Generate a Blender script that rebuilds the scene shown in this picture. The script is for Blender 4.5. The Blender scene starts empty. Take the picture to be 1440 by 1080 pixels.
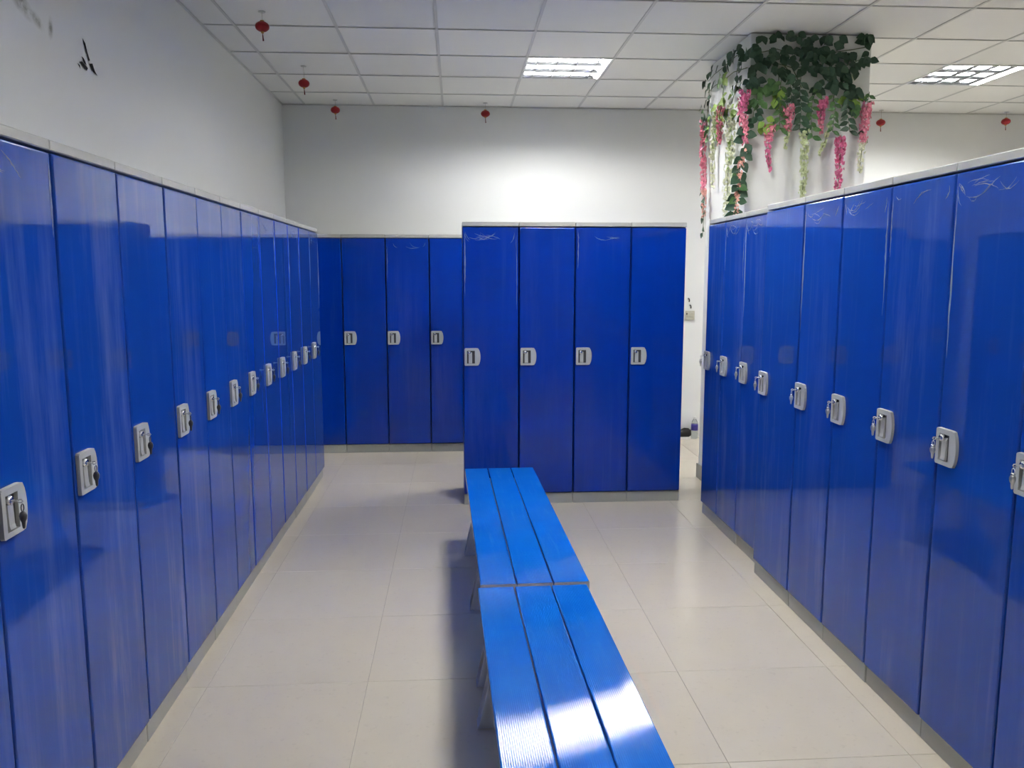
import bpy, bmesh, math, random
from mathutils import Vector, Matrix
random.seed(7)
R = math.radians
C = bpy.context.scene.collection
SC = bpy.context.scene

# ------------------------------------------------------------------ camera, world, exposure
cam_d = bpy.data.cameras.new('camera'); cam = bpy.data.objects.new('camera', cam_d); C.objects.link(cam)
cam.location = (0, 0, 1.538)
cam.rotation_euler = (math.pi/2 - .1332, 0, -.0681)
cam_d.sensor_width = 36; cam_d.lens = 36*1141.1/1440
cam_d.clip_start = .02
SC.camera = cam
w = bpy.data.worlds.new('world'); SC.world = w; w.use_nodes = True
w.node_tree.nodes['Background'].inputs[0].default_value = (.05, .055, .06, 1)
w.node_tree.nodes['Background'].inputs[1].default_value = .3
SC.view_settings.view_transform = 'Standard'; SC.view_settings.look = 'None'
SC.view_settings.gamma = 1; SC.view_settings.exposure = 1.95
TUBE_POWER = 61.0            # radiance of the fluorescent tubes
FILL_TUBE_POWER = 30.0        # dimmed tubes of an unseen third row, added to brighten the near lockers

# ------------------------------------------------------------------ helpers
def srgb(r, g, b):
    f = lambda c: (c/255/12.92) if c/255 <= .04045 else ((c/255+.055)/1.055)**2.4
    return (f(r), f(g), f(b), 1)

def mat(name, col, rough=.5, metal=0, **kw):
    m = bpy.data.materials.new(name); m.use_nodes = True
    b = m.node_tree.nodes['Principled BSDF']
    b.inputs['Base Color'].default_value = col
    b.inputs['Roughness'].default_value = rough
    b.inputs['Metallic'].default_value = metal
    for k, v in kw.items(): b.inputs[k].default_value = v
    return m

class NT:
    """small node helper"""
    def __init__(s, m): s.t = m.node_tree; s.b = s.t.nodes['Principled BSDF']
    def n(s, typ, **kw):
        x = s.t.nodes.new(typ)
        for k, v in kw.items():
            if hasattr(x, k): setattr(x, k, v)
            else: x.inputs[k].default_value = v
        return x
    def l(s, a, b): s.t.links.new(a, b)
    def noise(s, vec, scale, detail=3, rough=.5):
        x = s.n('ShaderNodeTexNoise'); x.inputs['Scale'].default_value = scale
        x.inputs['Detail'].default_value = detail; x.inputs['Roughness'].default_value = rough
        s.l(vec, x.inputs['Vector']); return x.outputs['Fac']
    def ramp(s, fac, stops):
        x = s.n('ShaderNodeValToRGB'); e = x.color_ramp.elements
        while len(e) < len(stops): e.new(.5)
        for i, (p, c) in enumerate(stops):
            e[i].position = p; e[i].color = c if len(c) == 4 else (*c, 1)
        s.l(fac, x.inputs[0]); return x.outputs[0]
    def mapr(s, fac, a, b, c, d):
        x = s.n('ShaderNodeMapRange'); 
        for i, v in enumerate((a, b, c, d)): x.inputs[i+1].default_value = v
        s.l(fac, x.inputs[0]); return x.outputs[0]
    def mix(s, fac, a, b, mode='MIX'):
        x = s.n('ShaderNodeMix', data_type='RGBA', blend_type=mode)
        if isinstance(fac, (int, float)): x.inputs[0].default_value = fac
        else: s.l(fac, x.inputs[0])
        for i, v in ((6, a), (7, b)):
            if isinstance(v, tuple): x.inputs[i].default_value = v
            else: s.l(v, x.inputs[i])
        return x.outputs[2]
    def math(s, op, a, b=None):
        x = s.n('ShaderNodeMath', operation=op)
        for i, v in ((0, a), (1, b)):
            if v is None: continue
            if isinstance(v, (int, float)): x.inputs[i].default_value = v
            else: s.l(v, x.inputs[i])
        return x.outputs[0]
    def obj(s, scale=(1, 1, 1), rnd=0):
        tc = s.n('ShaderNodeTexCoord'); mp = s.n('ShaderNodeMapping')
        mp.inputs['Scale'].default_value = scale
        s.l(tc.outputs['Object'], mp.inputs['Vector']); v = mp.outputs['Vector']
        if rnd:
            oi = s.n('ShaderNodeObjectInfo'); ad = s.n('ShaderNodeVectorMath', operation='MULTIPLY_ADD')
            k = s.n('ShaderNodeCombineXYZ')
            for i in range(3): s.l(oi.outputs['Random'], k.inputs[i])
            s.l(k.outputs[0], ad.inputs[0]); ad.inputs[1].default_value = (rnd, rnd*.7, rnd*.4); s.l(v, ad.inputs[2])
            v = ad.outputs[0]
        return v
    def rnd(s):
        return s.n('ShaderNodeObjectInfo').outputs['Random']
    def bump(s, h, strength, dist):
        x = s.n('ShaderNodeBump'); x.inputs['Strength'].default_value = strength; x.inputs['Distance'].default_value = dist
        s.l(h, x.inputs['Height']); s.l(x.outputs[0], s.b.inputs['Normal'])
    def set(s, **kw):
        for k, v in kw.items(): s.l(v, s.b.inputs[k.replace('_', ' ')])

def mesh_of(bm, name, m, smooth=False):
    me = bpy.data.meshes.new(name); bm.normal_update(); bm.to_mesh(me); bm.free()
    if isinstance(m, (list, tuple)):
        for k in m: me.materials.append(k)
    else: me.materials.append(m)
    if smooth:
        for p in me.polygons: p.use_smooth = True
    return me

def obj(name, me, parent=None, loc=(0, 0, 0), rot=(0, 0, 0)):
    o = bpy.data.objects.new(name, me); C.objects.link(o); o.location = loc; o.rotation_euler = rot
    if parent: o.parent = parent
    return o

def tag(o, label, cat, group=None):
    o['label'] = label; o['category'] = cat
    if group: o['group'] = group
    return o

def thing(name, label, cat, loc=(0, 0, 0), rotz=0, group=None):
    o = bpy.data.objects.new(name, None); C.objects.link(o); o.empty_display_size = .1
    o.location = loc; o.rotation_euler = (0, 0, rotz)
    return tag(o, label, cat, group)

def struct(name, me, parent=None, loc=(0, 0, 0)):
    o = obj(name, me, parent, loc)
    if not parent: o['kind'] = 'structure'
    return o

def box(bm, x0, x1, y0, y1, z0, z1, mi=0):
    v = [bm.verts.new((x, y, z)) for x in (x0, x1) for y in (y0, y1) for z in (z0, z1)]
    for f in ((0, 1, 3, 2), (4, 6, 7, 5), (0, 4, 5, 1), (2, 3, 7, 6), (0, 2, 6, 4), (1, 5, 7, 3)):
        bm.faces.new([v[i] for i in f]).material_index = mi
    return v

def bbox(x0, x1, y0, y1, z0, z1, bev=0, seg=1):
    bm = bmesh.new(); box(bm, x0, x1, y0, y1, z0, z1)
    if bev: bmesh.ops.bevel(bm, geom=bm.edges[:], offset=bev, segments=seg, profile=.6, affect='EDGES')
    bmesh.ops.recalc_face_normals(bm, faces=bm.faces[:])
    return bm

def prism(bm, pts, axis, a, b):
    """polygon pts (2D) extruded along axis 'x'|'y'|'z' from a to b"""
    def P(p, t): return {'x': (t, p[0], p[1]), 'y': (p[0], t, p[1]), 'z': (p[0], p[1], t)}[axis]
    va = [bm.verts.new(P(p, a)) for p in pts]; vb = [bm.verts.new(P(p, b)) for p in pts]
    bm.faces.new(va); bm.faces.new(vb[::-1])
    n = len(pts)
    for i in range(n): bm.faces.new([va[i], vb[i], vb[(i+1) % n], va[(i+1) % n]])

def tube(bm, pts, r, n=8, cap=True):
    pts = [Vector(p) for p in pts]; rings = []
    rr = r if isinstance(r, (list, tuple)) else [r]*len(pts)
    for i, p in enumerate(pts):
        d = (pts[min(i+1, len(pts)-1)] - pts[max(i-1, 0)]).normalized()
        u = d.orthogonal().normalized() if not rings else (u - d*u.dot(d)).normalized()
        v = d.cross(u)
        rings.append([bm.verts.new(p + rr[i]*(math.cos(2*math.pi*k/n)*u + math.sin(2*math.pi*k/n)*v)) for k in range(n)])
    for a, b in zip(rings, rings[1:]):
        for k in range(n): bm.faces.new([a[k], a[(k+1) % n], b[(k+1) % n], b[k]])
    if cap: bm.faces.new(rings[0][::-1]); bm.faces.new(rings[-1])

def lathe(bm, prof, n=16, c=(0, 0, 0)):
    rings = []
    for r, z in prof:
        rings.append([bm.verts.new((c[0]+r*math.cos(2*math.pi*k/n), c[1]+r*math.sin(2*math.pi*k/n), c[2]+z)) for k in range(n)])
    for a, b in zip(rings, rings[1:]):
        for k in range(n): bm.faces.new([a[k], a[(k+1) % n], b[(k+1) % n], b[k]])
    bm.faces.new(rings[0][::-1]); bm.faces.new(rings[-1])

# ------------------------------------------------------------------ materials
def wall_mat(name, stain=False):
    m = mat(name, srgb(222, 224, 222), .62); t = NT(m)
    v = t.obj(); f = t.noise(v, 1.3, 4)
    col = t.mix(f, srgb(228, 229, 226), srgb(220, 223, 223))
    if stain:                                   # old damp smudge with a shape of its own, high on the wall
        tc = t.n('ShaderNodeTexCoord')
        tot = None
        for (y, z, ry, rz, ang, k) in ((3.10, 2.50, .10, .035, 24, .9), (3.22, 2.462, .05, .022, 20, .7), (3.325, 2.462, .018, .040, 10, .8), (3.00, 2.53, .08, .04, 0, .6)):
            mp = t.n('ShaderNodeMapping'); mp.vector_type = 'TEXTURE'
            mp.inputs['Location'].default_value = (-1.519, y, z); mp.inputs['Rotation'].default_value = (R(-ang), 0, 0)
            mp.inputs['Scale'].default_value = (1, ry, rz)
            t.l(tc.outputs['Object'], mp.inputs['Vector'])
            ln = t.n('ShaderNodeVectorMath', operation='LENGTH'); t.l(mp.outputs[0], ln.inputs[0])
            g = t.mapr(ln.outputs['Value'], .35, 1.25, k, 0)
            tot = g if tot is None else t.math('MAXIMUM', tot, g)
        nz = t.noise(t.obj(), 38, 5, .7)
        tot = t.math('MULTIPLY', tot, t.mapr(nz, .35, .65, .15, 1))
        col = t.mix(tot, col, srgb(110, 112, 92))
    t.set(Base_Color=col); t.bump(t.noise(t.obj(), 60, 4), .08, .004)
    return m
M = {}
M['wall'] = wall_mat('wall_paint')
M['wall_stained'] = wall_mat('wall_paint_stained', True)
M['flake'] = mat('bare_render_behind_peeled_paint', srgb(58, 60, 60), .9)
M['pillar'] = wall_mat('pillar_paint')

m = mat('floor_tile', srgb(196, 188, 172), .1); t = NT(m)
v = t.obj((1, 1, 1), 9); f = t.noise(v, 2.2, 5, .6)
col = t.mix(f, srgb(222, 214, 195), srgb(210, 202, 183))
col = t.mix(t.math('MULTIPLY', t.rnd(), .25), col, srgb(212, 200, 184))
col = t.mix(t.mapr(t.noise(t.obj((1, 1, 1), 5), 55, 3), .62, .75, 0, .18), col, srgb(165, 155, 138))
t.set(Base_Color=col, Roughness=t.mapr(t.noise(t.obj((1, 1, 1), 3), 4, 4), .3, .7, .09, .2))
M['tile'] = m
M['grout'] = mat('tile_joint', srgb(178, 169, 152), .6)

m = mat('ceiling_panel', srgb(226, 227, 224), .8); t = NT(m)
sp = t.noise(t.obj((1, 1, 1), 7), 170, 2)
t.set(Base_Color=t.mix(t.rnd(), srgb(238, 238, 235), srgb(232, 233, 231)))
t.bump(sp, .15, .002)
M['panel'] = m
M['grid'] = mat('ceiling_grid_metal', srgb(206, 207, 206), .55)

def blue_mat(name, c0, c1, film, bright_lift):
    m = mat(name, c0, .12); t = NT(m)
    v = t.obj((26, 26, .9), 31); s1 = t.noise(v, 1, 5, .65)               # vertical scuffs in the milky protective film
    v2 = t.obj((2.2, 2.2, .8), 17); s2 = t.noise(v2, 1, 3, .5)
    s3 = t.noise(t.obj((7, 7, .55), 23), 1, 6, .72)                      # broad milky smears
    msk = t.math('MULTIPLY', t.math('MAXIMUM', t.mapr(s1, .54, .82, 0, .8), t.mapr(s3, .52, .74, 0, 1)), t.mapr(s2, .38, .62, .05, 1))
    under = t.mix(t.mapr(s2, .3, .7, bright_lift*.8, bright_lift*1.2), c0, srgb(70, 142, 214))  # even light-blue lift: the side rows' brighter look put into the colour
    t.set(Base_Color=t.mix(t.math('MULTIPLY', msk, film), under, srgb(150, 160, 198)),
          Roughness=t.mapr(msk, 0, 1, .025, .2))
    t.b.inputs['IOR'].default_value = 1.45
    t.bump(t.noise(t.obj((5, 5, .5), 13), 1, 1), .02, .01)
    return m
M['door'] = blue_mat('blue_locker_door_brightened_film_smears', srgb(2, 45, 144), srgb(2, 45, 144), .23, .10)
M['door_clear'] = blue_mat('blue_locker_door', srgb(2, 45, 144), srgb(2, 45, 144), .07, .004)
M['body'] = mat('blue_locker_body', srgb(4, 42, 140), .35)
m = bpy.data.materials.new('clear_cling_film'); m.use_nodes = True; _t = m.node_tree; _t.nodes.clear()
_o = _t.nodes.new('ShaderNodeOutputMaterial'); _x = _t.nodes.new('ShaderNodeMixShader'); _a = _t.nodes.new('ShaderNodeBsdfTransparent')
_g = _t.nodes.new('ShaderNodeBsdfPrincipled'); _g.inputs['Base Color'].default_value = srgb(215, 225, 245); _g.inputs['Roughness'].default_value = .1
_x.inputs[0].default_value = .36
_t.links.new(_a.outputs[0], _x.inputs[1]); _t.links.new(_g.outputs[0], _x.inputs[2]); _t.links.new(_x.outputs[0], _o.inputs[0])
M['film'] = m

def grey_mat(name, c, rough=.4):
    m = mat(name, c, rough); t = NT(m)
    f = t.noise(t.obj((4, 4, 4), 11), 1.5, 3)
    t.set(Base_Color=t.mix(f, c, tuple(min(1, x*1.12) for x in c[:3])+(1,)))
    return m
M['cap'] = grey_mat('grey_plastic_cap', srgb(172, 174, 170), .42)
M['plinth'] = grey_mat('grey_plastic_plinth', srgb(158, 160, 156), .35)
M['lock'] = grey_mat('light_grey_lock_plastic', srgb(176, 178, 176), .38)
M['recess'] = mat('dark_lock_recess', srgb(58, 58, 60), .5)
M['chrome'] = mat('chrome', (.82, .82, .84, 1), .13, 1)
M['key_metal'] = mat('key_steel', (.55, .55, .57, 1), .28, 1)
M['fob'] = mat('dark_key_fob_plastic', srgb(52, 52, 60), .3)

m = mat('blue_bench_plank', srgb(16, 112, 214), .25); t = NT(m)
f = t.noise(t.obj((3, 3, 3), 19), 1.6, 5, .6); f2 = t.noise(t.obj((60, 4, 1), 7), 1, 4, .6)
col = t.mix(t.mapr(f, .35, .7, 0, .5), srgb(8, 98, 200), srgb(26, 110, 202))
col = t.mix(t.mapr(f2, .55, .8, 0, .35), col, srgb(52, 126, 208))
t.set(Base_Color=col, Roughness=t.mapr(f, .35, .7, .035, .07))
t.b.inputs['IOR'].default_value = 1.36
M['plank'] = m
M['plank_end'] = mat('pale_plank_end', srgb(196, 196, 204), .5)
M['leg'] = mat('translucent_grey_bench_leg', srgb(222, 224, 228), .4)
M['skirting'] = mat('dark_grey_skirting', srgb(92, 90, 88), .3)

M['reflector'] = mat('white_enamel_troffer', srgb(232, 234, 236), .35)
M['louver'] = mat('aluminium_louvre', (.80, .81, .84, 1), .06, 1)
for k_, n_, p_ in (('tube', 'lit_fluorescent_tube', TUBE_POWER), ('fill_tube', 'dimmed_fill_fluorescent_tube', FILL_TUBE_POWER)):
    m = mat(n_, (1, 1, 1, 1), .4); b = m.node_tree.nodes['Principled BSDF']
    b.inputs['Emission Color'].default_value = (1, .985, .955, 1); b.inputs['Emission Strength'].default_value = p_
    M[k_] = m
M['lantern'] = mat('red_lantern_paper', srgb(146, 8, 22), .55)
M['gold'] = mat('gold_lantern_trim', srgb(190, 140, 60), .45)
M['thread'] = mat('thin_thread', srgb(150, 140, 120), .8)
M['tassel'] = mat('dark_red_tassel', srgb(110, 40, 40), .8)
M['sticker'] = mat('clear_hook_pad', srgb(196, 198, 196), .5)
LEAF = []
for i, (a, b_) in enumerate((((34, 66, 46), (50, 84, 60)), ((58, 98, 52), (78, 118, 62)), ((112, 146, 52), (142, 172, 72)))):
    m = mat('leaf_green_tone_%s' % 'abc'[i], srgb(*a), .5); t = NT(m)
    t.set(Base_Color=t.mix(t.rnd(), srgb(*a), srgb(*b_))); LEAF.append(m)
M['stem'] = mat('green_vine_stem', srgb(86, 104, 66), .6)
def petal(name, a, b_):
    m = mat(name, srgb(*a), .6); t = NT(m)
    t.set(Base_Color=t.mix(t.noise(t.obj(), 70, 2), srgb(*a), srgb(*b_))); return m
M['pink'] = petal('pink_petal', (226, 122, 152), (240, 168, 182))
M['magenta'] = petal('magenta_petal', (212, 92, 146), (232, 140, 174))
M['peach'] = petal('peach_petal', (232, 160, 150), (240, 196, 180))
M['cream'] = petal('cream_petal', (218, 222, 186), (240, 242, 220))
M['palegreen'] = petal('pale_green_bud', (190, 204, 150), (220, 226, 190))
M['socket'] = mat('beige_switch_plastic', srgb(176, 174, 158), .4)
M['dark'] = mat('black_plastic', srgb(26, 24, 26), .4)
M['shoe'] = mat('black_shoe_leather', srgb(14, 12, 15), .6)
M['sole'] = mat('white_rubber_sole', srgb(214, 212, 210), .5)
M['pet'] = mat('clear_bottle_plastic', srgb(225, 232, 230), .08, **{'Transmission Weight': .92, 'IOR': 1.3})
M['label_blue'] = mat('blue_violet_bottle_wrapper', srgb(62, 54, 140), .35)
M['bcap'] = mat('white_bottle_cap', srgb(222, 224, 222), .4)

# ------------------------------------------------------------------ room shell
X0, X1, Y0, Y1, HC = -1.519, 6.3, -5.0, 7.53, 3.029
YP = -2.2        # nearer than this (behind the camera) floor and ceiling are left as plain sheets
def slab(name, x0, x1, y0, y1, z0, z1, m, parent=None):
    return struct(name, mesh_of(bbox(x0, x1, y0, y1, z0, z1), name, m), parent)
slab('wall_left', X0-.12, X0, Y0-.12, Y1+.12, -.06, HC+.16, M['wall_stained'])
wl = bpy.data.objects['wall_left']
slab('wall_back', X0, X1, Y1, Y1+.12, -.06, HC+.16, M['wall'])
slab('wall_right', X1, X1+.12, Y0-.12, Y1+.12, -.06, HC+.16, M['wall'])
slab('wall_front', X0, X1, Y0-.12, Y0, -.06, HC+.16, M['wall'])
floor = slab('floor', X0, X1, Y0, Y1, -.06, -.0025, M['grout'])
# polished floor tiles, 0.6 m, each a piece of its own with a fine recessed joint
FX = [X0] + [-.95 + .6*i for i in range(13)] + [X1]; FX = [x for x in FX if X0 <= x <= X1]
FY = [YP] + [-2.45 + .6*i for i in range(1, 17)] + [Y1]
cache = {}
obj('floor_sheet', mesh_of(bbox(X0, X1, Y0, YP, -.0025, 0), 'floor_sheet', M['tile']), floor)
def tile_mesh(name, sx, sy, h, m, bev, z0):
    k = (name, round(sx, 3), round(sy, 3))
    if k not in cache:
        bm = bmesh.new(); e = bev
        a = [bm.verts.new((x, y, z0)) for x, y in ((0, 0), (sx, 0), (sx, sy), (0, sy))]
        b = [bm.verts.new((x, y, z0+h-e)) for x, y in ((0, 0), (sx, 0), (sx, sy), (0, sy))]
        c = [bm.verts.new((x, y, z0+h)) for x, y in ((e, e), (sx-e, e), (sx-e, sy-e), (e, sy-e))]
        bm.faces.new(a[::-1]); bm.faces.new(c)
        for p, q in ((a, b), (b, c)):
            for i in range(4): bm.faces.new([p[i], p[(i+1) % 4], q[(i+1) % 4], q[i]])
        cache[k] = mesh_of(bm, name, m)
    return cache[k]
J = .0009
for xa, xb in zip(FX, FX[1:]):
    for ya, yb in zip(FY, FY[1:]):
        obj('floor_tile', tile_mesh('floor_tile', xb-xa-2*J, yb-ya-2*J, .0025, M['tile'], .0008, 0), floor, (xa+J, ya+J, -.0025))

# suspended ceiling: 0.6 m panels lying in a T-bar grid, each panel and each bar a piece
GX, GPX, GY, GPY = -1.319, .607, 7.632, .6
CX = [X0] + [GX + GPX*i for i in range(13) if GX + GPX*i < X1-.05] + [X1]
CY = [YP] + [y for y in sorted(GY - GPY*i for i in range(1, 18)) if y > YP+.05] + [Y1]
ceil = slab('ceiling', X0, X1, Y0, Y1, HC+.12, HC+.16, M['panel'])
obj('ceiling_sheet', mesh_of(bbox(X0, X1, Y0, YP, HC+.003, HC+.017), 'ceiling_sheet', M['panel']), ceil)
LIGHTS = [(3, 2), (3, 6), (3, 10), (8, 2), (8, 6), (8, 10)]     # (column, rows from the back) of the recessed luminaires; the third row is added fill
lit = set()
for c, r in LIGHTS: lit.add((round(GX + GPX*c, 2), round(GY - GPY*(r+1), 2)))
B = .009
for xa, xb in zip(CX, CX[1:]):
    for ya, yb in zip(CY, CY[1:]):
        if (round(xa, 2), round(ya, 2)) in lit: continue
        obj('ceiling_panel', tile_mesh('ceiling_panel', xb-xa-.006, yb-ya-.006, .014, M['panel'], .001, 0), ceil,
            (xa+.003, ya+.003, HC + .004 + random.uniform(0, .002)))
def bar(bm_args):
    return obj('grid_bar', mesh_of(bbox(*bm_args), 'grid_bar', M['grid']), ceil)
for x in CX[1:-1]: bar((x-B, x+B, Y0, Y1, HC, HC+.003))
for y in CY[1:-1]: bar((X0, X1, y-B*.75, y+B*.75, HC-.0006, HC+.0024))
for a in ((X0, X0+.018, Y0, Y1), (X1-.018, X1, Y0, Y1), (X0, X1, Y1-.018, Y1), (X0, X1, Y0, Y0+.018)):
    obj('wall_angle', mesh_of(bbox(*a, HC-.002, HC+.001), 'wall_angle', M['grid']), ceil)

# pillar
PX0, PX1, PY0, PY1 = 1.84, 2.62, 5.17, 5.98
pil = struct('trim_1', mesh_of(bbox(PX0, PX1, PY0, PY1, 0, HC-.001, .006, 2), 'pillar', M['pillar']))
pil['label'] = 'square white pillar hung with artificial vines'
for a in ((PX0-.012, PX0, PY0-.012, PY1+.012), (PX1, PX1+.012, PY0-.012, PY1+.012), (PX0, PX1, PY0-.012, PY0), (PX0, PX1, PY1, PY1+.012)):
    obj('skirting_board', mesh_of(bbox(*a, 0, .108, .002), 'skirting_board', M['skirting']), pil)

# peeled paint on the left wall: curled shards standing off the plaster
def shard(pts, off):
    bm = bmesh.new(); n = len(pts)
    vs = [bm.verts.new((X0 + .0015 + off*(i % 2), y, z)) for i, (y, z) in enumerate(pts)]
    cy = sum(p[0] for p in pts)/n; cz = sum(p[1] for p in pts)/n
    c = bm.verts.new((X0 + .006, cy, cz))
    for i in range(n): bm.faces.new([vs[i], vs[(i+1) % n], c])
    bmesh.ops.solidify(bm, geom=bm.faces[:], thickness=.0012)
    obj('paint_shard', mesh_of(bm, 'paint_shard', M['flake']), wl)
shard([(3.592, 2.500), (3.606, 2.484), (3.628, 2.452), (3.640, 2.424), (3.634, 2.421), (3.616, 2.445), (3.598, 2.478)], .004)
shard([(3.572, 2.424), (3.582, 2.420), (3.606, 2.408), (3.608, 2.398), (3.590, 2.402)], .003)
shard([(3.545, 2.396), (3.562, 2.402), (3.592, 2.400), (3.616, 2.388), (3.612, 2.376), (3.588, 2.378), (3.566, 2.388)], .004)
shard([(3.640, 2.412), (3.662, 2.418), (3.694, 2.392), (3.706, 2.378), (3.672, 2.388), (3.646, 2.396)], .004)
shard([(3.528, 2.388), (3.546, 2.383), (3.556, 2.370), (3.540, 2.376)], .002)

# ------------------------------------------------------------------ lockers
H_TOP, D_TOP, D_BOT, PL = 1.880, 1.846, .077, .072
def lock_meshes():
    # D-shaped plate: straight left edge, bulging right edge, with an open rectangular recess (x right, z up, -y outwards)
    hw, h0, h1, T = .105, -.057, .057, .011
    out = [(.004, h0), (.0, h0+.004), (.0, h1-.004), (.004, h1), (.078, h1)]
    for k in range(9):
        a = -k/8*2 + 1; out.append((.082 + .023*math.sqrt(max(0, 1-(a*.92)**2))*1.0, h1*a*.97))
    out.append((.078, h0))
    inn = [(.016, -.044), (.068, -.044), (.068, .041), (.016, .041)]
    bm = bmesh.new()
    ov = [bm.verts.new((x, -T, z)) for x, z in out]; iv = [bm.verts.new((x, -T, z)) for x, z in inn]
    oe = [bm.edges.new((ov[i], ov[(i+1) % len(ov)])) for i in range(len(ov))]
    ie = [bm.edges.new((iv[i], iv[(i+1) % 4])) for i in range(4)]
    bmesh.ops.triangle_fill(bm, use_beauty=True, edges=oe+ie)
    ob = [bm.verts.new((x - .002 + .004*(x < .05), 0, z*1.02)) for x, z in out]
    for i in range(len(ov)): bm.faces.new([ov[i], ov[(i+1) % len(ov)], ob[(i+1) % len(ob)], ob[i]])
    ib = [bm.verts.new((x, -.0015, z)) for x, z in inn]
    for i in range(4): bm.faces.new([iv[i], iv[(i+1) % 4], ib[(i+1) % 4], ib[i]])
    bmesh.ops.recalc_face_normals(bm, faces=bm.faces[:])
    plate = mesh_of(bm, 'lock_plate', M['lock'])
    bm = bbox(.0155, .0685, -.002, 0, -.0445, .0415); rec = mesh_of(bm, 'lock_recess', M['recess'])
    bm = bmesh.new()      # pull lever: tapering tongue that rises out of the recess towards its foot
    prism(bm, [(-.003, .030), (-.008, .022), (-.0095, -.030), (-.012, -.040), (-.0025, -.043)], 'x', .027, .050)
    bmesh.ops.recalc_face_normals(bm, faces=bm.faces[:]); lev = mesh_of(bm, 'pull_lever', M['lock'])
    bm = bmesh.new(); tube(bm, [(.031, -.002, .028), (.031, -.014, .028), (.031, -.0175, .028)], [.0115, .0115, .0085], 16)
    cyl = mesh_of(bm, 'lock_cylinder', M['chrome'], True)
    bm = bmesh.new()      # key: thin shank, flat bow
    tube(bm, [(.031, -.016, .028), (.031, -.032, .027)], .0022, 8)
    tube(bm, [(.031, -.030, .027), (.031, -.033, .0305), (.031, -.038, .0305), (.031, -.041, .027), (.031, -.038, .0235), (.031, -.033, .0235), (.031, -.030, .027)], .0019, 8)
    key = mesh_of(bm, 'key', M['key_metal'], True)
    bm = bmesh.new()      # split ring and drop-shaped fob hanging from the bow
    tube(bm, [(.031 + .006*math.sin(a), -.0385, .020 - .009*(1-math.cos(a))) for a in [i*math.pi/5 for i in range(11)]], .0012, 6)
    lathe(bm, [(.001, 0), (.006, -.004), (.0085, -.011), (.0075, -.019), (.0045, -.026), (.003, -.040), (.001, -.042)], 12, (.031, -.0385, .004))
    fob = mesh_of(bm, 'key_fob', M['fob'], True); fob2 = fob.copy(); fob2.materials[0] = M['key_metal']
    bm = bmesh.new(); lathe(bm, [(.001, .003), (.005, .002), (.0068, -.002), (.005, -.007), (.001, -.008)], 12, (.031, -.0385, .005))
    bead = mesh_of(bm, 'key_bead', M['chrome'], True)
    return plate, rec, lev, cyl, key, fob, bead, fob2
LOCK = lock_meshes()
def locker(label, group, loc, rotz, wd, depth, dm, lock=True, key=True, chromefob=False, film=0, dz=0, lz=1.005, hang=True):
    t = thing('locker', label, 'locker', loc, rotz, group)
    obj('body', mesh_of(bbox(.002, wd-.002, .016, depth, PL, D_TOP+.004, .003), 'body', M['body']), t)
    obj('plinth', mesh_of(bbox(.0012, wd-.0012, .006 + random.uniform(-.002, .002), depth, 0, PL, .0025), 'plinth', M['plinth']), t)
    obj('top_cap', mesh_of(bbox(.001, wd-.001, -.004, depth, D_TOP+.006, H_TOP + random.uniform(-.0015, .001), .003), 'top_cap', M['cap']), t)
    bm = bbox(.004, wd-.004, -.006, .016, D_BOT, D_TOP, .007, 3)
    dme = mesh_of(bm, 'door', dm, True)
    door = obj('door', dme, t, (0, 0, 0), (R(random.uniform(-.04, .04)), 0, R(random.uniform(-.22, .22))))
    md = door.modifiers.new('flat_shading', 'WEIGHTED_NORMAL'); md.keep_sharp = True
    if lock:
        plate, rec, lev, cyl, ky, fob, bead, fob2 = LOCK
        lo = (.010, -.006, lz)
        obj('lock_plate', plate, door, lo); obj('lock_recess', rec, door, lo); obj('pull_lever', lev, door, lo)
        obj('lock_cylinder', cyl, door, lo)
        if key:
            obj('key', ky, door, lo); obj('key_fob', fob if not chromefob else fob2, door, lo)
            if chromefob: obj('key_bead', bead, door, lo)
    if film:
        bm = bmesh.new()
        def crease(p, q, bow, wd_, nn=10):       # one sharp ridge of loose film: a thin tapering bent ribbon standing off the door
            rows = []
            for i in range(nn+1):
                u = i/nn; x = p[0]+(q[0]-p[0])*u; z = p[1]+(q[1]-p[1])*u
                d = Vector((q[0]-p[0], q[1]-p[1])).normalized(); nx, nz = -d.y, d.x
                b_ = bow*4*u*(1-u) + random.uniform(-.0015, .0015)
                h = wd_*(1-abs(2*u-1)**1.5)*random.uniform(.35, 1) + .0002
                rows.append([bm.verts.new((x + nx*(b_+s_*h), -.0066 - (0 if s_ else h*.9), z + nz*(b_+s_*h))) for s_ in (-1, 0, 1)])
            for a_, c_ in zip(rows, rows[1:]):
                for j in range(2): bm.faces.new([a_[j], a_[j+1], c_[j+1], c_[j]])
        zt = D_TOP - .012
        for k in range(film*3):
            x = random.uniform(.03, wd-.16); L = random.uniform(.03, .12)
            crease((x, zt - random.uniform(.01, .07)), (x+L, zt - random.uniform(.01, .07)), random.uniform(-.025, .01), random.uniform(.001, .0025))
        for k in range(film):
            x = random.choice((.016, wd-.018)); z0 = zt - random.uniform(.0, .05)
            crease((x, z0), (x + random.uniform(-.004, .004), z0 - random.uniform(.15, .6)), random.uniform(-.003, .003), random.uniform(.0015, .0042), 16)
            x = random.choice((.02, wd-.03))
            crease((x, zt-.02), (x + (.04 if x < .1 else -.04)*random.random(), zt - random.uniform(.05, .09)), random.uniform(-.012, .012), random.uniform(.0015, .003))
        obj('film_wrinkle', mesh_of(bm, 'film_wrinkle', M['film'], False), door)['kind'] = 'stuff'
    return t
ORD = ['zeroth', 'first', 'second', 'third', 'fourth', 'fifth', 'sixth', 'seventh', 'eighth', 'ninth', 'tenth', 'eleventh', 'twelfth', 'thirteenth']
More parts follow.
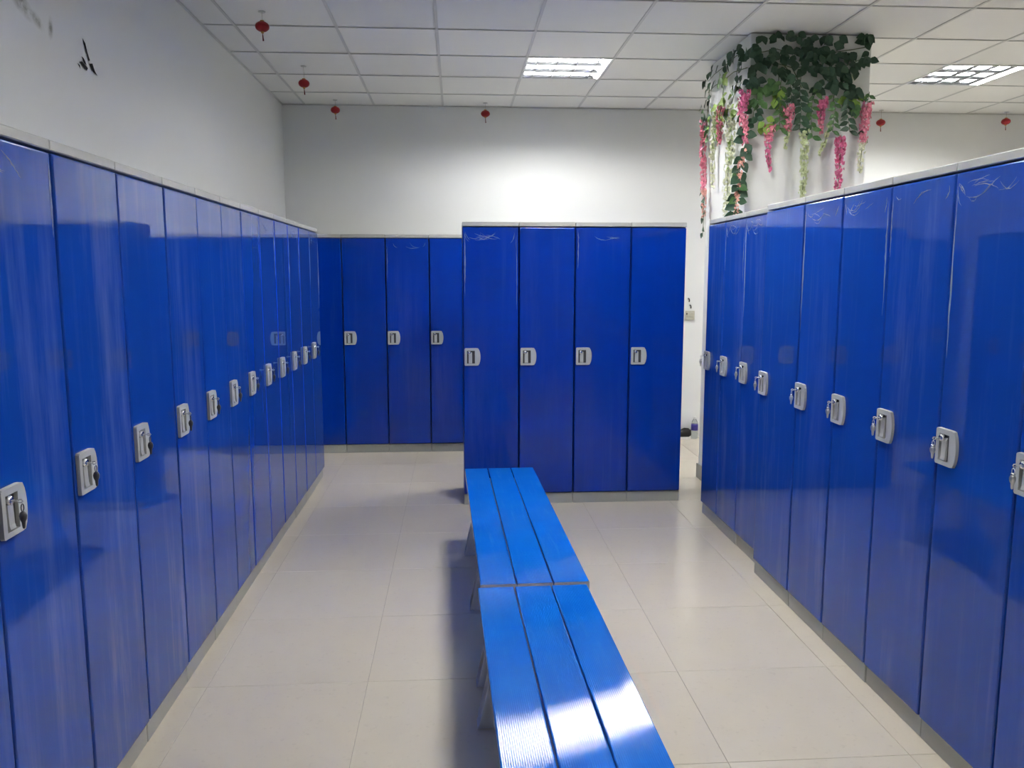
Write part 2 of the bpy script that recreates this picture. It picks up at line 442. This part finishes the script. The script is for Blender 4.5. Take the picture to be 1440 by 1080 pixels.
# left-hand row, facing right (+X)
XL = -1.029
SL = [1.44, 1.815, 2.192, 2.590, 2.988, 3.350, 3.691, 4.028, 4.387, 4.746, 5.104, 5.458, 5.820, 6.190]
n = len(SL)-1
for i in range(n):
    if i == 0: lab = 'blue locker at the near end of the left row, cut by the picture corner'
    elif i == n-1: lab = 'blue locker at the far end of the left row, beside the back row'
    elif i == 1: lab = 'blue locker with its grey lock cut by the left picture edge'
    elif i <= 6: lab = 'blue glossy locker, %s from the near end of the left row' % ORD[i+1]
    else: lab = 'blue glossy locker, %s from the far end of the left row' % ORD[n-i]
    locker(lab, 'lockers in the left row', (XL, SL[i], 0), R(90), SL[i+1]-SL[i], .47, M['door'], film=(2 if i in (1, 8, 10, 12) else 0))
# right-hand row, facing left (-X): six standing proud, three set back beyond them
XR, XA = 1.532, 1.583
SB = [3.972, 3.530, 3.172, 2.812, 2.443, 2.072, 1.700]
for i in range(6):
    lab = ['blue locker where the right row steps forward, beside three set-back lockers',
           'blue locker of the right row, second of the six proud ones from the step',
           'blue locker of the right row, third of the six proud ones from the step',
           'blue locker with white film creases, fourth of the proud ones in right row',
           'blue scuffed locker of the right row, nearest one with its whole lock in view',
           'blue locker at the near end of the right row, lock cut by picture edge'][i]
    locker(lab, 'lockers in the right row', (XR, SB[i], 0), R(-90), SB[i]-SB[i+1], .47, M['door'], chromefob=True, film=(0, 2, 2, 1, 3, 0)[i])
SA = [5.055, 4.735, 4.400, 3.976]
for i in range(3):
    lab = ['blue locker at the far end of the right row, beside the white pillar',
           'blue locker in the middle of the three set-back lockers of the right row',
           'blue set-back locker of the right row with a long white film crease'][i]
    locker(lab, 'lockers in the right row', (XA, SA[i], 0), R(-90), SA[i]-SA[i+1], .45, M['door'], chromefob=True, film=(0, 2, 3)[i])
# free-standing block in the middle, facing the camera
XI, YI, WI = .040, 5.335, .3692
for i in range(4):
    lab = ['blue locker at the left end of the middle block, white wrinkles along its top',
           'blue locker, second from the left in the middle block behind the bench',
           'blue locker, third from the left in the middle block',
           'blue locker at the right end of the middle block, beside the gap'][i]
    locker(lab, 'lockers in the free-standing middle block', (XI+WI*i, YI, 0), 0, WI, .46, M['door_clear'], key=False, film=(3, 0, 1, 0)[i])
# row along the back wall
XB, YB = -1.337, 7.025
for i in range(6):
    lab = ['blue locker in the back row tucked behind the left row, lock hidden',
           'blue back-row locker, leftmost with a visible lock',
           'blue back-row locker, in the middle of three visible locks',
           'blue back-row locker with its right side behind the middle block',
           'blue back-row locker hidden behind the middle block, nearer its left end',
           'blue back-row locker hidden behind the middle block, at the row end'][i]
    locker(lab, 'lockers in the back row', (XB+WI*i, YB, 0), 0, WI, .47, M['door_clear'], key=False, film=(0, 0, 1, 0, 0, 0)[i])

# ------------------------------------------------------------------ benches
def ribbed_plank(wd, ln, ribs, amp=.00021):
    """plank whose top is ribbed along its length: x across, y along (0..ln), top at z=0"""
    bm = bmesh.new(); n = ribs*6; e = .004
    top = [(0, -.004), (.0012, -.0012)] + [(e + (wd-2*e)*i/n, amp*math.cos(2*math.pi*ribs*i/n) - amp) for i in range(n+1)] + [(wd-.0012, -.0012), (wd, -.004)]
    prof = top + [(wd, -.028), (wd-.003, -.03), (.003, -.03), (0, -.028)]
    a = [bm.verts.new((x, 0, z)) for x, z in prof]; b = [bm.verts.new((x, ln, z)) for x, z in prof]
    k = len(prof)
    for i in range(k):
        f = bm.faces.new([a[i], a[(i+1) % k], b[(i+1) % k], b[i]])
        f.smooth = 2 <= i < len(top)-3
    bmesh.ops.recalc_face_normals(bm, faces=bm.faces[:])
    for vs, rev in ((a, 0), (b, 1)):            # end caps on verts of their own, so the top stays evenly shaded
        q = [bm.verts.new(v.co) for v in vs]
        f = bm.faces.new(q if rev == 0 else q[::-1]); f.material_index = 1
        f.normal_update()
        if f.normal.y*(1 if rev else -1) < 0: f.normal_flip()
    return mesh_of(bm, 'plank', [M['plank'], M['plank_end']])
def bench_leg(h, bw):
    """moulded trestle: splayed sides, arched opening, flat foot pads; x across the bench"""
    bm = bmesh.new(); c = bw/2
    t0, b0, hb = .085, -.006, 0
    L = [(t0, h), (b0, .012), (b0-.004, 0), (b0+.075, 0), (b0+.082, .012)]
    arch = []
    for k in range(9):
        a = math.pi*k/8
        arch.append((c - (c-.085)*math.cos(a)*1.0, .06 + (h-.16)*math.sin(a)))
    Rr = [(bw-x, z) for x, z in L[::-1]]
    prism(bm, L + arch + Rr, 'y', -.03, .03)
    for s in (0, 1):          # stiffening flange on each splayed side
        q = [(t0, h), (b0, .012), (b0+.012, .012), (t0+.012, h)]
        if s: q = [(bw-x, z) for x, z in q]
        prism(bm, q, 'y', -.042, .042)
    bmesh.ops.recalc_face_normals(bm, faces=bm.faces[:])
    return mesh_of(bm, 'leg', M['leg'])
BW, BH = .390, .45
pl_w = (BW-.008)/3
plank_me = {}
def bench(label, x, y, z, rotz, ln, legs, tilt=0):
    t = thing('bench', label, 'bench', (x, y, 0), rotz, 'low blue benches')
    if round(ln, 3) not in plank_me: plank_me[round(ln, 3)] = ribbed_plank(pl_w, ln, 22)
    for i in range(3):
        obj('plank', plank_me[round(ln, 3)], t, (i*(pl_w+.004), 0, z - ln*math.sin(tilt)), (tilt, 0, R(random.uniform(-.03, .03))))
    for ly in legs:
        obj('leg', bench_leg(z - .031 - (ln-ly)*math.sin(tilt), BW), t, (0, ly, 0))
    return t
# origin at the near left corner; both run away from the camera, slightly turned
L1 = 1.745
bench('farther blue three-plank bench, its far end towards the middle lockers', .0765, 2.750, BH+.003, R(1.25), L1, [.16, .87, 1.61])
bench('nearer blue slatted bench with a bright lamp reflection, cut by the picture bottom', .104, 2.742-1.745, BH-.004, R(1.25), L1, [.22, .98, 1.63])

# ------------------------------------------------------------------ recessed luminaires
LAB = {(3, 2): 'lit square ceiling light with louvres above the middle lockers',
       (8, 2): 'lit square ceiling light with louvres right of the flowered pillar'}
tube_me = None
def troffer(c, r):
    xa, xb = GX + GPX*c, GX + GPX*(c+1); yb = GY - GPY*r; ya = yb - GPY
    cx, cy = (xa+xb)/2, (ya+yb)/2; hx, hy = .288, .288
    lab = LAB.get((c, r)) or 'lit ceiling light outside the picture, %s of the room, %s' % ('left half' if c == 3 else 'right half', {6: 'second row', 10: 'added third row'}[r])
    t = thing('ceiling_light', lab, 'ceiling light', (cx, cy, HC), 0, 'square louvred ceiling lights')
    bm = bmesh.new()                                   # housing: open tray with a rim
    box(bm, -hx-.012, hx+.012, -hy-.012, hy+.012, .078, .084)
    for a in ((-hx-.012, -hx, -hy-.012, hy+.012), (hx, hx+.012, -hy-.012, hy+.012), (-hx, hx, -hy-.012, -hy), (-hx, hx, hy, hy+.012)):
        box(bm, *a, -.001, .078)
    obj('housing', mesh_of(bm, 'housing', M['reflector']), t)
    for i in range(3):                                 # three lamps, each in a curved reflector trough
        y = -.192 + .192*i
        bm = bmesh.new(); prev = None
        for k in range(9):
            u = -1 + k/4; p = (y + .088*u, .030 + .042*(1-u*u))
            cur = [bm.verts.new((x, *p)) for x in (-hx, hx)]
            if prev: bm.faces.new([prev[0], cur[0], cur[1], prev[1]])
            prev = cur
        obj('reflector_trough', mesh_of(bm, 'reflector_trough', M['reflector'], True), t)
        bm = bmesh.new(); tube(bm, [(-hx+.02, y, .036), (hx-.02, y, .036)], .0125, 12)
        obj('lamp_tube', mesh_of(bm, 'lamp_tube', M['fill_tube' if r == 10 else 'tube'], True), t)
    for y in (-.285, -.096, .096, .285):               # long fins between the lamps
        bm = bmesh.new(); prism(bm, [(y-.0015, .0), (y+.0015, .0), (y+.006, .034), (y-.006, .034)], 'x', -hx, hx)
        bmesh.ops.recalc_face_normals(bm, faces=bm.faces[:])
        obj('louver_fin', mesh_of(bm, 'louver_fin', M['louver']), t)
    for x in (-.216, -.072, .072, .216):              # cross fins under the lamps
        bm = bmesh.new(); prism(bm, [(x-.001, .0), (x+.001, .0), (x+.004, .017), (x-.004, .017)], 'y', -hy, hy)
        bmesh.ops.recalc_face_normals(bm, faces=bm.faces[:])
        obj('cross_fin', mesh_of(bm, 'cross_fin', M['louver']), t)
for c, r in LIGHTS: troffer(c, r)

# ------------------------------------------------------------------ red paper lanterns
def lantern(label, x, y, zc, s=1.0):
    t = thing('paper_lantern', label, 'lantern', (x, y, HC), 0, 'small red lanterns under the ceiling')
    d = HC - zc
    bm = bmesh.new(); lathe(bm, [(.020, -.003), (.020, 0)], 12); obj('ceiling_pad', mesh_of(bm, 'ceiling_pad', M['sticker']), t)
    bm = bmesh.new(); tube(bm, [(0, 0, -.002), (.002, 0, -d+.032)], .0009, 5); obj('string', mesh_of(bm, 'string', M['thread']), t)
    bm = bmesh.new(); n = 32; rings = []
    for k in range(9):
        a = math.pi*(.08 + .84*k/8)
        rr, z = .040*s*math.sin(a), .029*s*math.cos(a)
        rings.append([bm.verts.new((rr*(1 - .05*(j % 2))*math.cos(2*math.pi*j/n), rr*(1 - .05*(j % 2))*math.sin(2*math.pi*j/n), z - d)) for j in range(n)])
    for p, q in zip(rings, rings[1:]):
        for j in range(n): bm.faces.new([p[j], q[j], q[(j+1) % n], p[(j+1) % n]])
    bm.faces.new(rings[0]); bm.faces.new(rings[-1][::-1])
    obj('lantern_body', mesh_of(bm, 'lantern_body', M['lantern'], True), t)
    for nm, z0, z1 in (('top_ring', .026, .034), ('bottom_ring', -.037, -.025)):
        bm = bmesh.new(); lathe(bm, [(.010*s, z0), (.013*s, (z0+z1)/2), (.011*s, z1)] if nm == 'top_ring' else [(.006*s, z0), (.012*s, z1)], 14, (0, 0, -d))
        obj(nm, mesh_of(bm, nm, M['gold']), t)
    bm = bmesh.new(); tube(bm, [(0, 0, -d-.036), (.001, 0, -d-.050), (.003, 0, -d-.078)], [.0016, .003, .0045], 8)
    obj('tassel', mesh_of(bm, 'tassel', M['tassel']), t)
for lab, x, y, z in (('red lantern nearest the camera, high on the left', -1.094, 4.96, 2.948),
                     ('second red lantern from the camera along the left wall', -1.083, 6.18, 2.910),
                     ('red lantern above the back row at the left corner', -1.023, 7.31, 2.945),
                     ('red lantern by the back wall left of the ceiling light', .268, 7.35, 2.939),
                     ('red lantern just right of the flowered pillar', 3.884, 7.42, 2.920),
                     ('rightmost red lantern by the back wall', 5.077, 7.42, 2.945)):
    lantern(lab, x, y, z)

# ------------------------------------------------------------------ artificial vines on the pillar
def leaf_mesh(m, ln, wd, fold):
    bm = bmesh.new()
    rows = [(0, 0), (.18, .62), (.42, 1), (.68, .74), (.88, .3)]
    mid, lf, rt = [], [], []
    for tt, ww in rows:
        z = -.12*ln*tt*tt
        mid.append(bm.verts.new((0, ln*tt, z)))
        if ww: lf.append(bm.verts.new((-wd/2*ww, ln*tt, z+fold*ww))); rt.append(bm.verts.new((wd/2*ww, ln*tt, z+fold*ww)))
    tip = bm.verts.new((0, ln, -.12*ln))
    L = [mid[0]] + lf; Rr = [mid[0]] + rt
    for i in range(len(rows)-1):
        a = [mid[i], mid[i+1], lf[i]] + ([lf[i-1]] if i else []); b_ = [mid[i], rt[i], mid[i+1]] if not i else [mid[i], rt[i-1], rt[i], mid[i+1]]
        bm.faces.new(a); bm.faces.new(b_)
    bm.faces.new([mid[-1], tip, lf[-1]]); bm.faces.new([mid[-1], rt[-1], tip])
    return mesh_of(bm, 'leaf', m, True)
BROAD = [leaf_mesh(k, .070, .054, .007) for k in LEAF]
SLIM = [leaf_mesh(k, .056, .028, .005) for k in LEAF]
FRONT = [(1.880,2.990,.022,.013,2,0),(2.014,2.993,.045,.022,7,0),(2.113,2.994,.027,.018,4,0),(2.218,2.971,.031,.022,5,0),(2.272,2.984,.018,.018,2,0),(2.354,2.973,.054,.027,8,0),(2.554,2.985,.027,.025,6,0),(2.578,2.960,.018,.022,2,0),(2.583,2.876,.013,.027,3,0),(1.848,2.893,.063,.045,14,0),(1.983,2.883,.072,.040,18,0),(2.097,2.868,.063,.045,12,0),(2.209,2.895,.063,.045,14,0),(2.322,2.888,.072,.040,18,0),(2.436,2.890,.054,.027,7,0),(2.538,2.866,.018,.018,2,0),(2.500,2.819,.040,.027,5,0),(1.861,2.797,.045,.045,8,0),(2.023,2.803,.040,.036,6,0),(2.060,2.778,.022,.027,2,0),(2.168,2.806,.027,.022,3,0),(2.249,2.803,.045,.031,8,0),(2.342,2.783,.063,.040,14,0),(2.452,2.763,.054,.040,9,0),(1.845,2.724,.036,.045,8,0),(1.879,2.670,.040,.036,7,1),(2.286,2.701,.040,.040,8,0),(2.378,2.702,.054,.036,8,0),(2.485,2.678,.040,.045,8,0),(2.483,2.627,.040,.040,9,2),(2.518,2.575,.027,.027,5,1),(1.968,2.697,.054,.040,7,1),(2.003,2.642,.045,.040,6,2),(1.868,2.597,.036,.045,6,1),(1.854,2.512,.036,.054,8,0),(1.932,2.483,.045,.045,5,2)]
LEFTF = [(5.110,2.877,.072,.039,5,0),(5.217,2.930,.058,.029,3,0),(5.405,2.944,.058,.039,4,0),(5.459,2.931,.043,.034,3,0),(5.620,2.939,.058,.024,3,0),(5.742,2.945,.043,.024,2,0),(5.919,2.944,.029,.019,1,0),(5.914,2.889,.043,.019,2,0),(5.909,2.839,.029,.014,1,0),(5.765,2.856,.058,.034,4,0),(5.580,2.842,.087,.029,5,1),(5.507,2.843,.087,.024,4,2),(5.204,2.807,.072,.043,6,0),(5.196,2.728,.072,.029,2,0),(5.869,2.772,.043,.039,3,0),(5.964,2.718,.058,.019,2,1),(5.940,2.649,.058,.039,5,0),(5.641,2.702,.116,.039,7,2),(5.464,2.698,.116,.029,5,2),(5.325,2.704,.101,.019,4,1),(5.603,2.624,.116,.048,6,2),(5.787,2.601,.072,.058,6,2),(5.45,2.60,.12,.05,7,1),(5.28,2.58,.09,.05,5,2),(5.62,2.53,.12,.05,6,2),(5.85,2.53,.06,.05,4,1)]
def face_pt(face, u, z, off):
    return Vector((u, PY0-off, z)) if face == 'F' else Vector((PX0-off, u, z))
def leaf_orient(face, spread, down=0.0):
    """leaf tip direction within the pillar face (mostly hanging), blade facing outwards with a random lean"""
    a = R(random.uniform(-spread, spread)) + math.pi + down
    nrm = Vector((0, -1, 0)) if face == 'F' else Vector((-1, 0, 0))
    side = Vector((1, 0, 0)) if face == 'F' else Vector((0, -1, 0))
    y = (math.cos(a)*Vector((0, 0, 1)) + math.sin(a)*side + nrm*random.uniform(-.1, .55)).normalized()
    z = (nrm + side*random.uniform(-.6, .6)); z = (z - y*z.dot(y)).normalized()
    x = y.cross(z)
    return Matrix((x, y, z)).transposed().to_euler()
def add_leaf(parent, me, p, e, s):
    o = obj('leaf', me, parent, p, e); o.scale = (s, s, s); return o
for face, data, lab in (('F', FRONT, 'dense green ivy garland around the top of the pillar front'),
                        ('L', LEFTF, 'thinner green ivy garland around the top of the pillar left side')):
    g = thing('ivy_garland', lab, 'garland', (0, 0, 0), 0, 'ivy garlands on the pillar')
    for (u, z, ru, rz, n, tone) in data:
        for _ in range(n):
            a = random.uniform(0, 2*math.pi); rr = math.sqrt(random.random())
            off = random.uniform(.015, .065)
            uu, zz = u + ru*rr*math.cos(a), min(z + rz*rr*math.sin(a) + .018, HC-.006)
            if face == 'F': uu = min(uu, PX1 - .005)
            add_leaf(g, BROAD[tone], face_pt(face, uu, zz, off), leaf_orient(face, 80), random.uniform(.7, 1.1))
    # the twining stems that carry the leaves
    stem_rows = ([[(1.85, 2.90), (2.0, 2.93), (2.12, 2.9), (2.25, 2.93), (2.38, 2.92), (2.5, 2.94), (2.6, 2.96)], [(1.84, 2.83), (1.98, 2.85), (2.1, 2.82), (2.2, 2.83), (2.32, 2.82), (2.45, 2.84), (2.59, 2.9)],
                  [(1.86, 2.8), (1.9, 2.7), (1.87, 2.58), (1.86, 2.48)], [(2.02, 2.82), (2.02, 2.7), (2.0, 2.62)], [(2.35, 2.8), (2.39, 2.72), (2.37, 2.6)], [(2.47, 2.8), (2.49, 2.68), (2.5, 2.56)], [(2.04, 2.85), (2.15, 2.72)], [(2.1, 2.83), (2.17, 2.7)]]
                 if face == 'F' else [[(5.16, 2.9), (5.35, 2.94), (5.6, 2.93), (5.8, 2.93), (5.95, 2.92)], [(5.16, 2.82), (5.4, 2.85), (5.6, 2.84), (5.78, 2.85), (5.95, 2.84)], [(5.93, 2.9), (5.92, 2.75), (5.95, 2.6)], [(5.6, 2.84), (5.62, 2.7), (5.6, 2.6)], [(5.35, 2.86), (5.34, 2.74), (5.4, 2.66)]])
    for pts in stem_rows:
        bm = bmesh.new()
        tube(bm, [face_pt(face, u, z, .018 + .01*math.sin(7*i)) for i, (u, z) in enumerate(pts)], .0026, 6)
        obj('stem', mesh_of(bm, 'stem', M['stem'], True), g)

def strand(label, face, pts, off, parts, name='wisteria_strand', group='wisteria strands hanging on the pillar'):
    """parts: list of (kind, t0, t1, radius0, radius1, material/tone, count) along the hanging stem (t 0..1 from its top)"""
    P = [face_pt(face, u, z, off) for u, z in pts]
    g = thing(name, label, 'flower strand' if name == 'wisteria_strand' else 'vine', (0, 0, 0), 0, group)
    seg = [(b_-a).length for a, b_ in zip(P, P[1:])]; tot = sum(seg)
    def at(tt):
        d = tt*tot
        for i, s in enumerate(seg):
            if d <= s or i == len(seg)-1: return P[i].lerp(P[i+1], min(1, d/s))
            d -= s
    bm = bmesh.new(); tube(bm, P, .0018, 6); obj('stem', mesh_of(bm, 'stem', M['stem'], True), g)
    for (kind, t0, t1, r0, r1, mm, cnt) in parts:
        if kind == 'blossom':
            bm = bmesh.new()
            for k in range(cnt):
                q = random.random()**.85; c = at(t0 + (t1-t0)*q); r = (r0 + (r1-r0)*q)*1.25
                a = random.uniform(0, 2*math.pi); ph = random.uniform(.35, 1)
                d = Vector((math.cos(a), math.sin(a), random.uniform(-.5, .35)))
                c = c + Vector((d.x*r*ph, d.y*r*ph*.8, random.uniform(-.006, .006)))
                s = random.uniform(.012, .019)*(1 - .35*q)
                u = d.orthogonal().normalized(); v = d.normalized().cross(u)
                rot = random.uniform(0, 6.28); u, v = u*math.cos(rot)+v*math.sin(rot), v*math.cos(rot)-u*math.sin(rot)
                n_ = d.normalized()
                vs = [bm.verts.new(c + u*s*x + v*s*y + n_*s*z) for x, y, z in ((0, 0, -.2), (-.8, .35, .25), (-.45, 1.05, .1), (.45, 1.05, .1), (.8, .35, .25), (0, -.7, .35))]
                for f in ((0, 1, 2), (0, 2, 3), (0, 3, 4), (0, 4, 5), (0, 5, 1)): bm.faces.new([vs[i] for i in f])
            o = obj('blossom', mesh_of(bm, 'blossom', M[mm]), g); o['kind'] = 'stuff'
        else:
            me = (BROAD if kind == 'broad' else SLIM)[mm]
            for k in range(cnt):
                tt = t0 + (t1-t0)*(k+.5)/cnt; c = at(tt)
                sgn = -1 if k % 2 else 1
                add_leaf(g, me, c + Vector((0, 0, random.uniform(-.004, .004))), leaf_orient(face, 18, sgn*R(random.uniform(38, 72))), random.uniform(r0, r1))
    return g
strand('long pink wisteria at the far left edge of the pillar, leaves at its end', 'L', [(5.955,2.70),(5.965,2.495),(5.93,2.285),(5.89,2.079),(5.888,1.956),(5.90,1.815)], .045,
       [('blossom', .05, .62, .020, .018, 'pink', 230), ('blossom', .62, .84, .013, .010, 'peach', 50), ('broad', .0, .35, .7, .9, 0, 5), ('broad', .6, 1.0, .7, .95, 0, 7)])
strand('short pink wisteria on the pillar left side below the ivy', 'L', [(5.577,2.69),(5.581,2.564),(5.584,2.42)], .045, [('blossom', .1, 1, .026, .010, 'pink', 110), ('slim', 0, .3, .8, 1, 2, 4)])
strand('leafy peach and magenta wisteria hanging down the pillar front left corner', 'F', [(1.790,2.665),(1.775,2.528),(1.796,2.443),(1.805,2.336),(1.775,2.206),(1.765,2.076),(1.757,1.905)], .075,
       [('blossom', .0, .17, .030, .022, 'magenta', 110), ('blossom', .18, .42, .026, .014, 'pink', 120), ('blossom', .42, 1, .016, .012, 'peach', 120), ('broad', .28, 1.0, .95, 1.2, 0, 19), ('broad', .6, .9, .9, 1.0, 1, 3)])
strand('pale cream wisteria strand on the pillar left side, nearer the back edge', 'L', [(5.701,2.70),(5.718,2.551),(5.749,2.387),(5.716,2.15)], .04, [('blossom', .05, 1, .022, .012, 'cream', 150), ('slim', 0, .5, .9, 1.1, 2, 10)])
strand('long cream wisteria strand on the pillar left side, nearer the front corner', 'L', [(5.339,2.62),(5.362,2.399),(5.400,2.177),(5.405,1.93)], .04, [('blossom', .0, 1, .030, .022, 'cream', 260), ('slim', 0, .55, .9, 1.1, 2, 12)])
strand('short pink wisteria alone on the white pillar front, left part', 'F', [(1.965,2.47),(1.959,2.384),(1.958,2.297),(1.980,2.190)], .05, [('blossom', 0, .35, .030, .024, 'pink', 80), ('blossom', .3, 1, .018, .006, 'magenta', 60)])
strand('pink wisteria bunch in the middle of the pillar front, with thin buds below', 'F', [(2.073,2.60),(2.081,2.514),(2.077,2.398),(2.070,2.33)], .05, [('blossom', .05, .62, .034, .020, 'pink', 110), ('blossom', .6, 1, .012, .006, 'palegreen', 30)])
strand('deep pink wisteria bunch among leaves, right of the middle bunch', 'F', [(2.304,2.635),(2.290,2.547),(2.296,2.42)], .05, [('blossom', .05, .65, .030, .016, 'magenta', 90), ('blossom', .6, 1, .012, .006, 'pink', 30)])
strand('long pale green strand of buds on the pillar front', 'F', [(2.182,2.46),(2.193,2.277),(2.194,2.146),(2.191,2.015)], .055, [('blossom', .05, 1, .022, .016, 'palegreen', 170)])
strand('long bright pink wisteria on the right of the pillar front', 'F', [(2.422,2.41),(2.422,2.301),(2.423,2.192),(2.416,2.035)], .06, [('blossom', .03, .32, .032, .026, 'magenta', 110), ('blossom', .3, 1, .023, .017, 'magenta', 120)])
strand('pink and cream wisteria on the right edge of the pillar', 'F', [(2.600,2.68),(2.582,2.524),(2.576,2.393),(2.571,2.305),(2.564,2.185)], .04, [('blossom', .12, .62, .030, .022, 'pink', 150), ('blossom', .62, 1, .020, .012, 'cream', 60), ('slim', 0, .14, .7, .9, 1, 4), ('slim', .45, .6, .7, .8, 0, 2)])
strand('thin bare strand of pale buds between two pink ones', 'F', [(2.357,2.496),(2.326,2.366),(2.290,2.290)], .04, [('blossom', .1, 1, .012, .006, 'palegreen', 40)])
for lab, pts, tone, cnt, k in (('leaf spray with paired dark leaflets at the middle of the pillar front', [(2.150,2.76),(2.147,2.665),(2.160,2.580),(2.157,2.44)], 0, 16, 1.25),
                         ('yellow-green leaf spray left of the middle of the pillar front', [(2.025,2.74),(2.017,2.621),(2.030,2.44)], 1, 14, 1.2),
                         ('light green leaf spray hanging low on the pillar front between bunches', [(2.263,2.709),(2.231,2.623),(2.226,2.537),(2.240,2.39)], 1, 14, 1.05),
                         ('small leaf spray right of the deep pink bunch', [(2.357,2.668),(2.380,2.582),(2.369,2.431)], 1, 12, .95),
                         ('dark leaf spray at the right of the pillar front', [(2.473,2.69),(2.453,2.583),(2.483,2.43)], 0, 14, 1.15),
                         ('dark leaf spray near the left corner of the pillar front', [(2.09,2.75),(2.085,2.69),(2.10,2.60)], 0, 8, 1.1)):
    strand(lab, 'F', pts, .05, [('slim', .02, 1, .9*k, 1.15*k, tone, cnt)], 'leaf_spray', 'leaf sprays on the pillar')

# ------------------------------------------------------------------ small things at the back wall gap
t = thing('wall_switch', 'small beige switch plate on the back wall in the gap', 'switch', (2.190, Y1, 1.165))
obj('switch_box', mesh_of(bbox(-.043, .043, -.022, 0, -.043, .043, .005, 2), 'switch_box', M['socket']), t)
obj('switch_rocker', mesh_of(bbox(-.030, .030, -.027, -.021, -.014, .030, .003), 'switch_rocker', M['socket']), t)
obj('indicator', mesh_of(bbox(-.038, -.022, -.026, -.021, .006, .022, .002), 'indicator', M['dark']), t)
def hook(label, x, z):
    t = thing('wall_hook', label, 'hook', (x, Y1, z), 0, 'hooks above the switch')
    bm = bmesh.new(); tube(bm, [(0, 0, .008), (0, -.004, .008)], .011, 10); obj('hook_base', mesh_of(bm, 'hook_base', M['key_metal']), t)
    bm = bmesh.new(); tube(bm, [(0, -.003, .010), (0, -.022, .006), (.003, -.026, -.008), (.004, -.018, -.018), (.003, -.010, -.015)], .005, 8)
    obj('hook_arm', mesh_of(bm, 'hook_arm', M['dark'], True), t)
hook('upper small dark hook on the back wall above the switch', 2.175, 1.312)
hook('lower small dark hook on the back wall above the switch', 2.192, 1.250)

def shoe(label, loc, rotz):
    t = thing('shoe', label, 'shoe', loc, rotz)
    # long axis x: heel at x=0, toe at +x
    secs = [(.0, .028, .030, .082), (.02, .036, .018, .102), (.06, .038, .018, .106), (.11, .040, .018, .080), (.16, .046, .018, .064), (.21, .046, .020, .052), (.25, .034, .026, .044), (.268, .012, .034, .040)]
    bm = bmesh.new(); rings = []
    for x, hw, z0, z1 in secs:
        rg = []
        for k in range(12):
            a = 2*math.pi*k/12; c, s = math.cos(a), math.sin(a)
            rg.append(bm.verts.new((x, hw*abs(c)**.7*(1 if c > 0 else -1)*(1 if s < .2 else .82), (z0+z1)/2 + (z1-z0)/2*abs(s)**.7*(1 if s > 0 else -1))))
        rings.append(rg)
    for p, q in zip(rings, rings[1:]):
        for k in range(12): bm.faces.new([p[k], p[(k+1) % 12], q[(k+1) % 12], q[k]])
    bm.faces.new(rings[0][::-1]); bm.faces.new(rings[-1]); bmesh.ops.recalc_face_normals(bm, faces=bm.faces[:])
    obj('upper', mesh_of(bm, 'upper', M['shoe'], True), t)
    bm = bmesh.new(); out = []
    prof = [(.0, .024), (.02, .036), (.07, .038), (.12, .040), (.17, .046), (.22, .046), (.255, .032), (.272, .0)]
    pts = [(x, -h) for x, h in prof] + [(x, h) for x, h in prof[-2::-1]]
    prism(bm, pts, 'z', 0, .022)
    for v in bm.verts: v.co.z += max(0, v.co.x-.17)*.16
    bmesh.ops.recalc_face_normals(bm, faces=bm.faces[:])
    obj('sole', mesh_of(bm, 'sole', M['sole']), t)
    bm = bmesh.new(); box(bm, -.002, .004, -.014, .014, .05, .088); obj('heel_tab', mesh_of(bm, 'heel_tab', M['dark']), t)
shoe('black shoe with a white sole on the floor in the gap behind', (2.205, 7.44, 0), math.pi)

t = thing('water_bottle', 'clear plastic bottle with a violet wrapper beside the pillar foot', 'bottle', (2.243, 7.44, 0))
bm = bmesh.new(); lathe(bm, [(.024, 0), (.031, .006), (.032, .05), (.029, .055), (.032, .06), (.032, .14), (.030, .15), (.024, .17), (.014, .185), (.0125, .195)], 20)
obj('bottle_body', mesh_of(bm, 'bottle_body', M['pet'], True), t)
bm = bmesh.new(); lathe(bm, [(.0328, .082), (.0332, .085), (.0332, .137), (.0328, .14)], 20); obj('wrapper', mesh_of(bm, 'wrapper', M['label_blue'], True), t)
bm = bmesh.new(); lathe(bm, [(.0145, .192), (.0150, .194), (.0150, .210), (.0125, .212)], 16); obj('bottle_cap', mesh_of(bm, 'bottle_cap', M['bcap'], True), t)
